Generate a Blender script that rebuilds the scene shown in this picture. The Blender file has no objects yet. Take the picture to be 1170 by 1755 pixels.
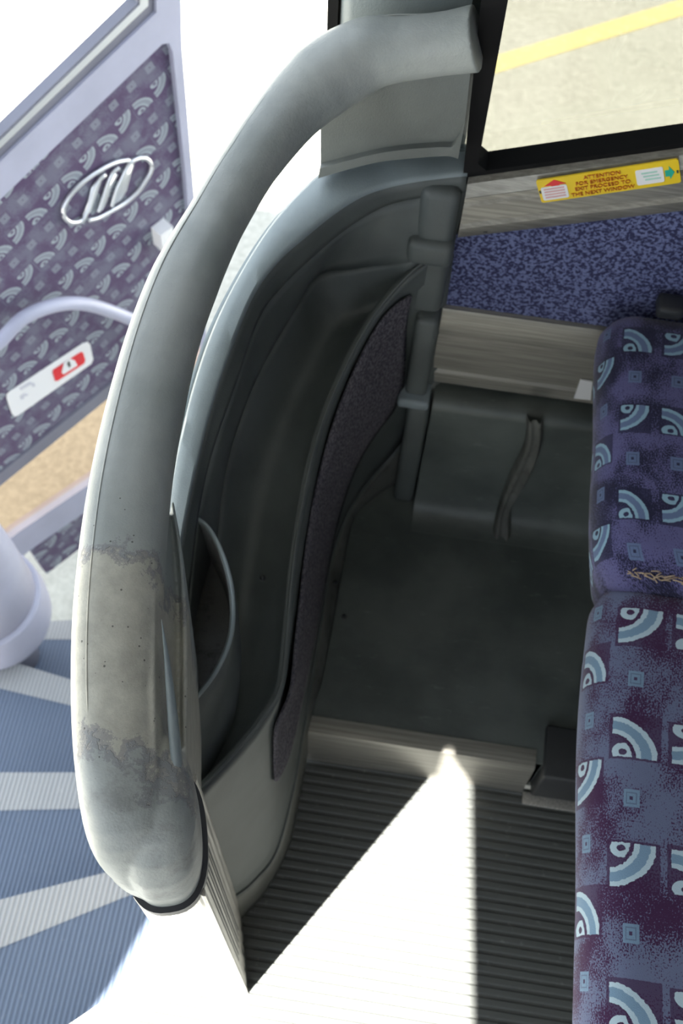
import bpy, bmesh, math, random
import numpy as np
from mathutils import Vector, Matrix

C = bpy.context.scene.collection
random.seed(7)

# ------------------------------------------------------------------ camera
F, CX, CY, H = 1900.0, 585.0, 877.5, 1.7
def _n(v): return v / np.linalg.norm(v)
_down = _n(np.array([510 - CX, 1900 - CY, F]))
_fw = _n(np.array([0, 0, 1.]) - _down[2] * _down)
_rt = np.cross(_down, _fw)
if _rt[0] < 0: _rt = -_rt
_psi = 0.082
_X = _n(_rt - math.tan(_psi) * _fw)
_Y = _n(_fw + math.tan(_psi) * _rt)
M = np.stack([_X, _Y, -_down])            # rows = world axes in camera frame (x right, y down, z forward)

cam_d = bpy.data.cameras.new('camera')
cam = bpy.data.objects.new('camera', cam_d); C.objects.link(cam)
r_, u_, b_ = M[:, 0], -M[:, 1], -M[:, 2]
cam.matrix_world = Matrix(((r_[0], u_[0], b_[0], 0), (r_[1], u_[1], b_[1], 0), (r_[2], u_[2], b_[2], H), (0, 0, 0, 1)))
cam_d.sensor_fit = 'VERTICAL'; cam_d.sensor_height = 22.3
cam_d.lens = F / 1755 * 22.3
cam_d.clip_start = 0.02; cam_d.clip_end = 200
cam_d.dof.use_dof = True; cam_d.dof.focus_distance = 0.92; cam_d.dof.aperture_fstop = 5.6
bpy.context.scene.camera = cam

# ------------------------------------------------------------------ light
SUN_AZ, SUN_EL = math.radians(54.6), math.radians(58)
SUN = 54.0
SKY = 2.7
EXPO = 0.0
sdir = Vector((math.cos(SUN_AZ) * math.cos(SUN_EL), math.sin(SUN_AZ) * math.cos(SUN_EL), -math.sin(SUN_EL)))
sl = bpy.data.lights.new('sun', 'SUN'); sl.energy = SUN; sl.angle = math.radians(0.53); sl.color = (1.0, 0.97, 0.90)
so = bpy.data.objects.new('sun', sl); C.objects.link(so)
so.rotation_euler = sdir.to_track_quat('-Z', 'Y').to_euler()
w = bpy.data.worlds.new('sky'); bpy.context.scene.world = w; w.use_nodes = True
w.node_tree.nodes['Background'].inputs['Color'].default_value = (0.80, 0.90, 1.0, 1)
w.node_tree.nodes['Background'].inputs['Strength'].default_value = SKY
vs = bpy.context.scene.view_settings
vs.view_transform = 'Standard'; vs.look = 'None'; vs.exposure = EXPO; vs.gamma = 1; vs.use_curve_mapping = False

# ------------------------------------------------------------------ pixel to place
def _ray(x, y): return M @ np.array([x - CX, y - CY, F])
def at(x, y, z):
    r = _ray(x, y); t = (z - H) / r[2]; return Vector((t * r[0], t * r[1], H + t * r[2]))
def aty(x, y, Y):
    r = _ray(x, y); t = Y / r[1]; return Vector((t * r[0], Y, H + t * r[2]))

# ------------------------------------------------------------------ node expressions
class E:
    def __init__(s, nt, sock): s.nt, s.s = nt, sock
    def _m(s, op, *a):
        n = s.nt.nodes.new('ShaderNodeMath'); n.operation = op
        for i, v in enumerate((s,) + a):
            if isinstance(v, E): s.nt.links.new(v.s, n.inputs[i])
            else: n.inputs[i].default_value = v
        return E(s.nt, n.outputs[0])
    def __add__(s, o): return s._m('ADD', o)
    def __sub__(s, o): return s._m('SUBTRACT', o)
    def __mul__(s, o): return s._m('MULTIPLY', o)
    def __truediv__(s, o): return s._m('DIVIDE', o)
    def floor(s): return s._m('FLOOR')
    def frac(s): return s._m('FRACT')
    def abs(s): return s._m('ABSOLUTE')
    def max(s, o): return s._m('MAXIMUM', o)
    def min(s, o): return s._m('MINIMUM', o)
    def lt(s, o): return s._m('LESS_THAN', o)
    def gt(s, o): return s._m('GREATER_THAN', o)
    def mod(s, o): return s._m('FLOORED_MODULO', o)
    def sqrt(s): return s._m('SQRT')
    def sin(s): return s._m('SINE')
    def ss(s, a, b):
        n = s.nt.nodes.new('ShaderNodeMapRange'); n.interpolation_type = 'SMOOTHSTEP'
        s.nt.links.new(s.s, n.inputs[0]); n.inputs[1].default_value = a; n.inputs[2].default_value = b
        return E(s.nt, n.outputs[0])

def mixc(nt, f, a, b):
    n = nt.nodes.new('ShaderNodeMix'); n.data_type = 'RGBA'
    for sock, v in ((n.inputs[0], f), (n.inputs[6], a), (n.inputs[7], b)):
        if isinstance(v, E): nt.links.new(v.s, sock)
        elif isinstance(v, bpy.types.NodeSocket): nt.links.new(v, sock)
        elif isinstance(v, (int, float)): sock.default_value = v
        else: sock.default_value = (*v, 1)
    return n.outputs[2]

def newmat(name, col=(.5, .5, .5), rough=.5, metal=0, spec=None):
    m = bpy.data.materials.new(name); m.use_nodes = True
    b = m.node_tree.nodes['Principled BSDF']
    b.inputs['Base Color'].default_value = (*col, 1); b.inputs['Roughness'].default_value = rough
    b.inputs['Metallic'].default_value = metal
    if spec is not None: b.inputs['Specular IOR Level'].default_value = spec
    return m, m.node_tree, b

def coords(nt, kind='Object'):
    tc = nt.nodes.new('ShaderNodeTexCoord'); return tc.outputs[kind]
def noise(nt, vec, scale, detail=3, rough=.55, stretch=None):
    if stretch:
        mp = nt.nodes.new('ShaderNodeMapping'); nt.links.new(vec, mp.inputs[0]); mp.inputs['Scale'].default_value = stretch; vec = mp.outputs[0]
    n = nt.nodes.new('ShaderNodeTexNoise'); nt.links.new(vec, n.inputs['Vector'])
    n.inputs['Scale'].default_value = scale; n.inputs['Detail'].default_value = detail; n.inputs['Roughness'].default_value = rough
    return E(nt, n.outputs['Fac'])
def sepxy(nt, vec):
    n = nt.nodes.new('ShaderNodeSeparateXYZ'); nt.links.new(vec, n.inputs[0])
    return E(nt, n.outputs[0]), E(nt, n.outputs[1]), E(nt, n.outputs[2])
def bump(nt, b, h, dist=.001, strength=1.0):
    n = nt.nodes.new('ShaderNodeBump'); n.inputs['Distance'].default_value = dist; n.inputs['Strength'].default_value = strength
    nt.links.new(h.s, n.inputs['Height']); nt.links.new(n.outputs[0], b.inputs['Normal'])

def plastic(name, col, rough=.45, var=.12, grain=.0003, dirt=None):
    m, nt, b = newmat(name, col, rough)
    o = coords(nt)
    k = noise(nt, o, 9, 4)
    c2 = tuple(c * (1 - var * 2) for c in col)
    c = mixc(nt, k.ss(.35, .7), col, c2)
    if dirt:
        d = noise(nt, o, 38, 6, .7).ss(.5, .72)
        c = mixc(nt, d * .8, c, dirt)
    nt.links.new(c, b.inputs['Base Color'])
    bump(nt, b, noise(nt, o, 700, 2), grain)
    return m

def metal(name, col, rough=.4, axis=(1, 1, 1), met=.7, sc=60):
    m, nt, b = newmat(name, col, rough, met)
    o = coords(nt)
    k = noise(nt, o, sc, 4, .6, axis)
    c = mixc(nt, k.ss(.3, .75), tuple(x * .72 for x in col), tuple(min(1, x * 1.15) for x in col))
    nt.links.new(c, b.inputs['Base Color']); bump(nt, b, k, .0002)
    return m

P_, Q_ = .122, .050
def fabric(name, dark, mid, light, hi, spk=650, thr=.5, bigs=16, P=P_, Q=Q_, wear=None, u0=0, v0=0, hw=.0185, hh=.0165):
    m, nt, b = newmat(name, dark, .92, 0, .15)
    uvv = coords(nt, 'UV')
    U, V, _ = sepxy(nt, uvv)
    u = (U - u0) / P + .27; v = (V - v0) / Q + .5
    ci = v.floor(); u = u + ci.lt(-.5) * .35; ri = u.floor()
    vf = v.frac() - .5; uf = u.frac()
    wob = (noise(nt, uvv, 260, 2) - .5) * .12
    flip = ((ri + ci + 1.).mod(2.) * 2.) - 1.
    p = vf * (Q / hw) + wob
    q = (uf - .27) * (P / hh) * flip + wob
    inside = p.abs().max(q.abs()).lt(1.)
    r = (((p + 1.) * (p + 1.) * .25) + ((q + 1.) * (q + 1.) * .25)).sqrt()
    arch = r.gt(.58) * r.lt(1.02)
    core = r.gt(.69) * r.lt(.90)
    cu = (((p + .45) * (p + .45)) + ((q + .75) * (q + .75) * 1.6)).sqrt()
    curl = cu.lt(.55) * cu.gt(.2) * r.lt(.49)
    motif = inside * (arch + curl).min(1.)
    p2 = (vf * Q).abs(); q2 = ((uf - .78) * P).abs()
    d = p2.max(q2) + wob * .003
    sq = d.lt(.0088)
    ring = d.gt(.0048) * d.lt(.0060)
    dot = d.lt(.0018)
    sp = noise(nt, uvv, spk, 2, .6)
    big = noise(nt, uvv, bigs, 3)
    s = (sp + (big - .5) * .95).gt(thr)
    base = mixc(nt, s * .8, dark, mid)
    surround = p.abs().max((q - .05).abs()).lt(1.16)  # dark border of each motif, part of the woven pattern
    base = mixc(nt, surround * .75, base, dark)
    c = mixc(nt, motif, base, hi)
    c = mixc(nt, inside * core, c, light)
    c = mixc(nt, sq * .85, c, light)
    c = mixc(nt, sq * (ring * .4 + dot * .9).min(1.), c, dark)
    if wear:
        c = mixc(nt, noise(nt, uvv, 20, 4).ss(.55, .75) * .4, c, wear)
    nt.links.new(c, b.inputs['Base Color'])
    b.inputs['Sheen Weight'].default_value = .25
    b.inputs['Sheen Roughness'].default_value = .5
    bump(nt, b, noise(nt, uvv, 900, 2), .0006)
    return m

MAT = {}
G = (.21, .245, .255)
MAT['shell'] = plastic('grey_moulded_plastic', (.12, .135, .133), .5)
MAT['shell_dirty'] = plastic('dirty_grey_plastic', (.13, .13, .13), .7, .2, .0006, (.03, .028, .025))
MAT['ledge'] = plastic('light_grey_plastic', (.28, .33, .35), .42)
MAT['skirt'] = plastic('scuffed_skirt_plastic', (.18, .185, .17), .55, .25, .0004, (.07, .065, .055))
MAT['black'] = newmat('black_rubber', (.006, .006, .007), .6, 0, .15)[0]
MAT['gasket'] = newmat('gasket_rubber', (.03, .032, .04), .5)[0]
MAT['alu'] = metal('brushed_aluminium', (.55, .53, .49), .38, (1, 1, .04), .55, 300)
MAT['alu_x'] = metal('brushed_aluminium_trim', (.34, .325, .29), .42, (.03, 1, 1), .5, 260)
MAT['dooralu'] = plastic('lavender_grey_frame', (.42, .43, .55), .4, .05)
MAT['doordark'] = plastic('dark_frame_strip', (.2, .2, .25), .4, .05)
MAT['chrome'] = newmat('chrome', (.85, .87, .9), .32, .85)[0]
MAT['white'] = newmat('white_sticker', (.85, .85, .86), .4)[0]
MAT['red'] = newmat('red_print', (.75, .03, .04), .4)[0]
MAT['faint'] = newmat('faint_print', (.62, .62, .68), .5)[0]
MAT['faintred'] = newmat('faint_red_print', (.75, .45, .45), .5)[0]
MAT['faintgreen'] = newmat('faint_green_print', (.4, .68, .58), .5)[0]
MAT['ink'] = newmat('dark_print', (.05, .06, .05), .5)[0]
MAT['green'] = newmat('green_print', (.02, .42, .30), .4)[0]
MAT['yellow'] = newmat('yellow_sticker', (.85, .60, .02), .4)[0]
MAT['orange'] = newmat('orange_print', (.55, .12, .01), .4)[0]
MAT['head'] = plastic('ceiling_liner', (.10, .10, .105), .8, .05)
MAT['dark'] = plastic('dark_steel', (.035, .037, .04), .5, .1)
MAT['tan'] = newmat('frayed_tan_thread', (.5, .38, .27), .9)[0]
wi, wp = at(1073, 583, .625), at(1097, 1272, .59)
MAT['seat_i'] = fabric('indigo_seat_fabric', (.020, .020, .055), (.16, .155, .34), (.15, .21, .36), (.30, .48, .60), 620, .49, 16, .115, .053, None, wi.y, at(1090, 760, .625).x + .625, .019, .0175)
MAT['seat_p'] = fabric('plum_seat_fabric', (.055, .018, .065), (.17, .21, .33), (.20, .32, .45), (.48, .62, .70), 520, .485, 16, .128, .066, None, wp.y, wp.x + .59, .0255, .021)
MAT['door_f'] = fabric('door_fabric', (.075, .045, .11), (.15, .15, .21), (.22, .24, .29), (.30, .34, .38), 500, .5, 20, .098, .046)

def carpet(name, a, bcol, sc=420):
    m, nt, b = newmat(name, a, .95, 0, .1)
    o = coords(nt)
    k = noise(nt, o, sc, 2, .6)
    nt.links.new(mixc(nt, k.ss(.4, .62), a, bcol), b.inputs['Base Color'])
    bump(nt, b, k, .001)
    return m
MAT['carpet'] = carpet('blue_wall_carpet', (.042, .044, .10), (.185, .21, .38), 220)
MAT['insert'] = carpet('charcoal_carpet', (.07, .066, .08), (.17, .16, .18), 260)

def vinyl():
    m, nt, b = newmat('dark_vinyl', (.04, .05, .05), .42)
    o = coords(nt)
    k = noise(nt, o, 7, 5); s = noise(nt, o, 45, 6, .75, (.5, 1.6, 1))
    c = mixc(nt, k.ss(.3, .7), (.075, .088, .084), (.14, .158, .148))
    c = mixc(nt, s.ss(.58, .78) * .6, c, (.26, .29, .27))
    nt.links.new(c, b.inputs['Base Color']); bump(nt, b, s, .0006)
    return m
MAT['vinyl'] = vinyl()

def ribmat(name, lo, hi, period, axis='x', dist=.0016, worn=(.4, .4, .38), off=0):
    m, nt, b = newmat(name, hi, .5)
    o = coords(nt); x, y, z = sepxy(nt, o)
    t = x if axis == 'x' else y
    ph = ((t + off) / period).frac()
    h = (ph - .5).abs().ss(.12, .36)
    n_ = noise(nt, o, 60, 5, .7)
    c = mixc(nt, h, hi, lo)
    c = mixc(nt, n_.ss(.6, .78) * .45, c, worn)
    nt.links.new(c, b.inputs['Base Color'])
    bump(nt, b, (h * -1.) + n_ * .2, dist)
    return m
MAT['rib_aisle'] = ribmat('aisle_rubber', (.10, .105, .10), (.56, .57, .55), 10, 'y', .0004)
MAT['step'] = ribmat('step_rubber', (.09, .12, .19), (.15, .20, .29), .0085, 'x', .0012, (.3, .33, .38))
MAT['nose'] = ribmat('nosing_rubber', (.31, .325, .345), (.45, .46, .48), .0085, 'x', .0012, (.6, .6, .6))
MAT['nose0'] = ribmat('landing_nosing_rubber', (.5, .5, .48), (.62, .62, .6), .0085, 'x', .0012, (.6, .6, .58))

def asphalt():
    m, nt, b = newmat('asphalt', (.36, .34, .30), .9)
    o = coords(nt); x, y, z = sepxy(nt, o)
    k = noise(nt, o, 40, 6, .75); big = noise(nt, o, 2, 4)
    c = mixc(nt, k.ss(.35, .7), (.40, .385, .335), (.56, .54, .475))
    c = mixc(nt, big.ss(.35, .75) * .35, c, (.60, .585, .52))
    nt.links.new(c, b.inputs['Base Color']); bump(nt, b, k, .004)
    return m
MAT['asphalt'] = asphalt()
m, nt, b = newmat('yellow_road_paint', (.62, .47, .12), .8)
k = noise(nt, coords(nt), 30, 6, .8)
nt.links.new(mixc(nt, k.ss(.52, .7), (.72, .60, .27), (.62, .57, .42)), b.inputs['Base Color']); MAT['paint'] = m

def glass(name, col):
    m = bpy.data.materials.new(name); m.use_nodes = True; nt = m.node_tree
    nt.nodes.clear(); out = nt.nodes.new('ShaderNodeOutputMaterial')
    t = nt.nodes.new('ShaderNodeBsdfTransparent'); t.inputs[0].default_value = (*col, 1)
    g = nt.nodes.new('ShaderNodeBsdfGlossy'); g.inputs['Roughness'].default_value = .03
    mx = nt.nodes.new('ShaderNodeMixShader')
    mx.inputs[0].default_value = .03; nt.links.new(t.outputs[0], mx.inputs[1]); nt.links.new(g.outputs[0], mx.inputs[2])
    nt.links.new(mx.outputs[0], out.inputs[0]); return m
MAT['tint'] = glass('tinted_window_glass', (.34, .345, .33))
MAT['clear'] = glass('clear_door_glass', (.93, .94, .96))
MAT['amber'] = glass('amber_door_glass', (.99, .86, .72))

# rail: worn patch + pits, driven by UV (u = metres along, v = 0..1 round)
def railmat():
    m, nt, b = newmat('worn_handrail_plastic', (.3, .33, .34), .4)
    uv = coords(nt, 'UV'); o = coords(nt)
    _x, yy_, _z = sepxy(nt, o); U = yy_ * -1.
    edge = (noise(nt, o, 26, 6, .7) - .5) * .13 + (noise(nt, o, 9, 2) - .5) * .06
    uu = U + edge
    worn = uu.ss(WA - .002, WA + .002) * (E(nt, uu.s) * -1.).ss(-WB - .002, -WB + .002)
    rim = (uu - WA).abs().lt(.006) + (uu - WB).abs().lt(.008)
    k = noise(nt, o, 14, 5)
    plain = mixc(nt, k.ss(.3, .7), (.25, .275, .272), (.33, .352, .348))
    wornc = mixc(nt, noise(nt, o, 40, 5, .7).ss(.35, .7), (.34, .335, .295), (.44, .435, .38))
    c = mixc(nt, worn, plain, wornc)
    c = mixc(nt, rim.min(1.) * .55, c, (.17, .17, .19))
    gr = noise(nt, o, 22, 6, .7).ss(.48, .7) * U.ss(WB - .10, WB + .06)
    c = mixc(nt, gr * .5, c, (.10, .10, .10))
    vo = nt.nodes.new('ShaderNodeTexVoronoi'); nt.links.new(o, vo.inputs['Vector']); vo.inputs['Scale'].default_value = 170
    vd = E(nt, vo.outputs['Distance'])
    sc = nt.nodes.new('ShaderNodeSeparateColor'); nt.links.new(vo.outputs['Color'], sc.inputs[0])
    rnd = E(nt, sc.outputs[0])
    zone = U.ss(WA - .14, WA + .03)
    pit = (vd - rnd * .5).lt(.05) * rnd.lt(.26) * zone.gt(.5) * U.lt(WB + .03)
    pit = pit * .75
    c = mixc(nt, pit, c, (.03, .03, .03))
    nt.links.new(c, b.inputs['Base Color'])
    bump(nt, b, noise(nt, o, 500, 3) * .25 + noise(nt, o, 60, 5, .7) * .6 - pit * 2. - worn * .5, .0010)
    b.inputs['Roughness'].default_value = .46
    return m

# ------------------------------------------------------------------ mesh helpers
def link(name, bm, mat, parent=None, smooth=True, recalc=True):
    if recalc: bmesh.ops.recalc_face_normals(bm, faces=bm.faces[:])
    me = bpy.data.meshes.new(name); bm.to_mesh(me); bm.free()
    if isinstance(mat, (list, tuple)):
        for k in mat: me.materials.append(MAT[k])
    else: me.materials.append(MAT[mat])
    if smooth:
        for p in me.polygons: p.use_smooth = True
    o = bpy.data.objects.new(name, me); C.objects.link(o)
    if parent: o.parent = parent; o.matrix_parent_inverse = Matrix.Translation(-Vector(parent.location))
    return o
def autosmooth(o, deg=35):
    me = o.data; bm = bmesh.new(); bm.from_mesh(me)
    for e in bm.edges:
        if len(e.link_faces) == 2 and e.calc_face_angle(0) > math.radians(deg): e.smooth = False
    bm.to_mesh(me); bm.free(); return o
def thing(name, label, cat, loc=(0, 0, 0), group=None):
    o = bpy.data.objects.new(name, None); C.objects.link(o); o.location = loc; o.empty_display_size = .05
    o['label'] = label; o['category'] = cat
    if group: o['group'] = group
    return o
def tag(o, label, cat, group=None):
    o['label'] = label; o['category'] = cat
    if group: o['group'] = group
    return o
def struct(o, label=None):
    o['kind'] = 'structure'
    if label: o['label'] = label
    return o
def box(bm, a, b_, bev=0):
    g = bmesh.ops.create_cube(bm, size=1)
    a, b_ = Vector(a), Vector(b_)
    for v in g['verts']: v.co = Vector([(a[i] + b_[i]) / 2 + v.co[i] * (b_[i] - a[i]) for i in range(3)])
    if bev:
        es = list({e for v in g['verts'] for e in v.link_edges})
        bmesh.ops.bevel(bm, geom=es, offset=bev, segments=3, affect='EDGES', profile=.5)
def cr(pts, n):
    """Catmull-Rom resample by chord length"""
    P = [Vector(p) for p in pts]; d = [0]
    for a, b_ in zip(P, P[1:]): d.append(d[-1] + max(1e-6, (b_ - a).length))
    out = []
    for k in range(n):
        t = d[-1] * k / (n - 1); i = 0
        while i < len(P) - 2 and d[i + 1] < t: i += 1
        u = (t - d[i]) / (d[i + 1] - d[i]); u = min(1, max(0, u))
        p0 = P[i - 1] if i > 0 else P[i] * 2 - P[i + 1]
        p3 = P[i + 2] if i + 2 < len(P) else P[i + 1] * 2 - P[i]
        p1, p2 = P[i], P[i + 1]
        out.append(.5 * ((2 * p1) + (p2 - p0) * u + (2 * p0 - 5 * p1 + 4 * p2 - p3) * u * u + (3 * p1 - p0 - 3 * p2 + p3) * u ** 3))
    return out
def grid(bm, rows, close=False, uv=None):
    V = [[bm.verts.new(p) for p in r] for r in rows]
    lay = bm.loops.layers.uv.verify() if uv else None
    for i in range(len(V) - 1):
        m_ = len(V[i]); rng = range(m_ if close else m_ - 1)
        for j in rng:
            j2 = (j + 1) % m_
            f = bm.faces.new((V[i][j], V[i][j2], V[i + 1][j2], V[i + 1][j]))
            if uv:
                for lp, (a, c) in zip(f.loops, ((i, j), (i, j + 1), (i + 1, j + 1), (i + 1, j))): lp[lay].uv = uv(a, c)
    return V
def sheet(name, curves, mat, parent, n=60, thick=.004, flip=False, sub=1):
    """loft through 3-D curves and give it real thickness"""
    R = [cr(c, n) for c in curves]
    if sub > 1:
        cols = [cr([r[k] for r in R], (len(R) - 1) * sub + 1) for k in range(n)]
        R = [[cols[k][i] for k in range(n)] for i in range((len(curves) - 1) * sub + 1)]
    if flip: R = R[::-1]
    bm = bmesh.new(); grid(bm, R)
    o = link(name, bm, mat, parent, recalc=False)
    md = o.modifiers.new('thickness', 'SOLIDIFY'); md.thickness = thick; md.offset = -1
    return autosmooth(o, 40)
def tube(bm, pts, rad, n=60, seg=14, ends=True, sq=1.0, flat=1.0):
    P = cr(pts, n)
    rows = []
    for i, p in enumerate(P):
        t = (P[min(i + 1, n - 1)] - P[max(i - 1, 0)]).normalized()
        s = t.cross(Vector((0, 0, 1)))
        s = s.normalized() if s.length > 1e-3 else Vector((1, 0, 0))
        u = s.cross(t)
        r = rad(i / (n - 1)) if callable(rad) else rad
        rows.append([p + s * (math.cos(a) * r) + u * (math.sin(a) * r * flat) for a in [2 * math.pi * k / seg for k in range(seg)]])
    V = grid(bm, rows, True)
    if ends:
        bm.faces.new(V[0][::-1]); bm.faces.new(V[-1])
def prism(bm, poly, off):
    """polygon (3-D points) extruded by vector off"""
    off = Vector(off)
    a = [bm.verts.new(p) for p in poly]; b_ = [bm.verts.new(Vector(p) + off) for p in poly]
    bm.faces.new(a[::-1]); bm.faces.new(b_)
    for i in range(len(a)):
        j = (i + 1) % len(a); bm.faces.new((a[i], a[j], b_[j], b_[i]))
def mk(name, mat, parent, fn, smooth=False):
    bm = bmesh.new(); fn(bm); o = link(name, bm, mat, parent, smooth)
    return autosmooth(o) if smooth else o
def pz(*q): return [at(*p) for p in q]

# ================================================================== SETTING
YW = .934
# ground outside
bm = bmesh.new(); box(bm, (-14, -16, -1.14), (14, 18, -1.10)); struct(link('ground', bm, 'asphalt', None, False))
a_, c_ = at(850, 111, -1.1), at(1170, 13, -1.1)
d_ = (c_ - a_).normalized(); n_ = Vector((-d_.y, d_.x, 0)) * .04
bm = bmesh.new(); prism(bm, [a_ - d_ * 3 - n_, a_ + d_ * 5 - n_, a_ + d_ * 5 + n_, a_ - d_ * 3 + n_], (0, 0, .004))
tag(link('parking_line', bm, 'paint', None, False), 'faded yellow painted line on the pale asphalt outside the side window', 'road marking')

# passenger platform (raised), aisle, landing
L0, L1 = at(120, 1755, 0), at(290, 1640, 0)
ld = (L1 - L0).normalized()
def edge_x(y): return L1.x + (y - L1.y) * ld.x / ld.y
C7p = pz((728, 802, .101), (690, 822, .101), (655, 843, .101), (628, 862, .101), (606, 890, .101), (590, 960, .101), (574, 1050, .101), (560, 1130, .101), (548, 1190, .101), (542, 1245, .101))
bm = bmesh.new(); prism(bm, [(2.6, .492, .10), (2.6, YW, .10), (.03, YW + .03, .10)] + [(p.x - .02, p.y + .01, .10) for p in C7p[1:]] + [(-.09, .492, .10)], (0, 0, -.12))
# front end of the platform curves in under the barrier
struct(link('floor', bm, 'vinyl', None, False), 'dark marbled vinyl floor of the raised seat platform')
# ribbed aisle
bm = bmesh.new(); per = .01455; y = -1.25
k = 0
while y < .467:
    x0 = max(min(edge_x(y) + .03, -.13), -1.1)
    prof = [(0, -.02), (0, -.0022), (per * .22, -.0022), (per * .36, 0), (per * .86, 0), (per, -.0022), (per, -.02)]
    prism(bm, [(x0, y + a, z) for a, z in prof], (2.6 - x0, 0, 0)); y += per
o = link('floor_aisle', bm, 'rib_aisle', None, False); o.name = 'aisle_floor'; struct(o, 'ribbed grey rubber floor of the aisle')
bm = bmesh.new(); box(bm, (-.13, L1.y - .02, -.04), (2.6, .473, -.0205)); box(bm, (-.0, -1.25, -.04), (2.6, .15, -.0205))
struct(link('aisle_subfloor', bm, 'dark', None, False))
# landing nosing
nb = Vector((-ld.y, ld.x, 0)); 
bm = bmesh.new()
A0 = L0 - ld * 1.2; A1 = L1 + ld * .06
ins = Vector((ld.y, -ld.x, 0)) * .05
zz_ = Vector((0, 0, .0012)); prism(bm, [A0 + zz_, A1 + zz_, A1 + ins + zz_, A0 + ins + zz_], (0, 0, -.023)); 
prism(bm, [A0 + Vector((0, 0, -.022)), A1 + Vector((0, 0, -.022)), A1 + ins * .15 + Vector((0, 0, -.022)), A0 + ins * .15 + Vector((0, 0, -.022))], (0, 0, -.19))
struct(link('landing_nosing', bm, 'nose0', None, False), 'pale ribbed nosing along the top of the steps')

# steps down to the door: tread polygon up to its nosing, nosing band, riser
steps = [
    (-.20, [(-90, 1575), (0, 1542), (190, 1493), (420, 1420)], [(-90, 1660), (0, 1625), (207, 1540), (430, 1460)]),
    (-.40, [(-120, 1330), (0, 1324), (140, 1324), (380, 1330)], [(-120, 1395), (0, 1389), (140, 1386), (380, 1392)]),
    (-.60, [(-120, 1085), (0, 1128), (125, 1166), (380, 1245)], [(-120, 1130), (0, 1180), (125, 1210), (380, 1290)]),
]
prev = [at(-380, 2040, -.2), at(120, 1755, -.2), at(290, 1640, -.2), at(560, 1480, -.2)]
for k, (z, outer, inner) in enumerate(steps):
    O = pz(*[(x, y, z) for x, y in outer]); I = pz(*[(x, y, z) for x, y in inner])
    back = [Vector((p.x, p.y, z)) for p in prev]
    bm = bmesh.new()
    grid(bm, [back, I]); 
    g = bmesh.ops.extrude_face_region(bm, geom=bm.faces[:]); bmesh.ops.translate(bm, vec=(0, 0, -.02), verts=[v for v in g['geom'] if isinstance(v, bmesh.types.BMVert)])
    struct(link('step_tread', bm, 'step', None, False), 'blue-grey ribbed stair tread, number %d down from the aisle' % (k + 1) if False else ['blue-grey ribbed tread of the top step', 'blue-grey ribbed tread of the middle step', 'blue-grey ribbed tread of the lower step'][k])
    bm = bmesh.new()
    up = [p + Vector((0, 0, .001)) for p in O]; ui = [p + Vector((0, 0, .001)) for p in I]
    dn = [p + Vector((0, 0, -.2)) for p in O]; di = [p + Vector((0, 0, -.021)) for p in I]
    grid(bm, [di, ui, up, dn])
    struct(link('step_nosing', bm, 'nose', None, False), ['pale nosing of the top step', 'pale nosing of the middle step', 'pale nosing of the lower step'][k])
    prev = O
z = -.80
O = pz((-120, 960, z), (0, 1010, z), (80, 1065, z), (135, 1062, z), (420, 1075, z)); back = [Vector((p.x, p.y, z)) for p in [prev[0], prev[0].lerp(prev[1], .8), prev[1].lerp(prev[2], .6), prev[2], prev[3]]]
I = pz((-120, 990, z), (0, 1040, z), (70, 1096, z), (135, 1096, z), (420, 1105, z))
bm = bmesh.new(); grid(bm, [back, I]); g = bmesh.ops.extrude_face_region(bm, geom=bm.faces[:]); bmesh.ops.translate(bm, vec=(0, 0, -.02), verts=[v for v in g['geom'] if isinstance(v, bmesh.types.BMVert)])
struct(link('step_tread', bm, 'step', None, False), 'blue-grey ribbed tread at the door sill')
bm = bmesh.new(); grid(bm, [[p + Vector((0, 0, -.021)) for p in I], [p + Vector((0, 0, .001)) for p in I], [p + Vector((0, 0, .001)) for p in O], [p + Vector((0, 0, -.22)) for p in O]])
struct(link('step_nosing', bm, 'nose', None, False), 'pale nosing of the door sill')

# side wall (towards the window) : X from .036 to the rear
def wl(X, z0, k=.375): return z0 + (X - .045) * k
XR = 2.6
def wallprism(bm, poly, y0, dy): prism(bm, [(x, y0, z) for x, z in poly], (0, dy, 0))
bm = bmesh.new()
wallprism(bm, [(.036, .0), (XR, .0), (XR, .56), (.036, .556)], YW + .012, .05)
struct(link('wall_right', bm, 'dark', None, False), 'bus side wall behind the trims')
bm = bmesh.new()
def capz(X, z0): return z0 + min(X - .045, .9) * .375
up = [(.034, wl(.034, .70)), (.9, capz(.9, .70)), (XR, capz(XR, .70))]
wallprism(bm, [(.034, .548), (XR, .548)] + up[::-1], YW + .008, .03)
tag(link('carpet_panel', bm, 'carpet', None, False), 'speckled blue carpet panel on the side wall below the window sill', 'wall panel')
zs = aty(820, 262, .968).z
# sill extrusion under the window, with ridges
sill = thing('window_sill', 'grey aluminium sill rising to the right below the side window', 'window sill', (.05, YW, .7))
bm = bmesh.new()
pr = [(0, .695), (-.012, .697), (-.018, .706), (-.020, .720), (-.016, .724), (-.016, .728), (-.020, .732), (-.021, .756), (-.017, .760), (-.017, .766), (-.020, .770), (-.014, .786), (-.004, zs - .006)]
rows = []
for X in (.038, .9, XR):
    dz = min(X - .045, .9) * .375; rows.append([(X, YW + .01 + a, z + dz) for a, z in pr])
V = grid(bm, rows); bm.faces.new(V[0]); bm.faces.new(V[-1][::-1])
autosmooth(link('sill_extrusion', bm, 'alu_x', sill, True), 30)
bm = bmesh.new(); box(bm, (.066, YW - .0085, .715), (.071, YW - .006, .720), .0008); link('screw', bm, 'dark', sill)
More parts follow.
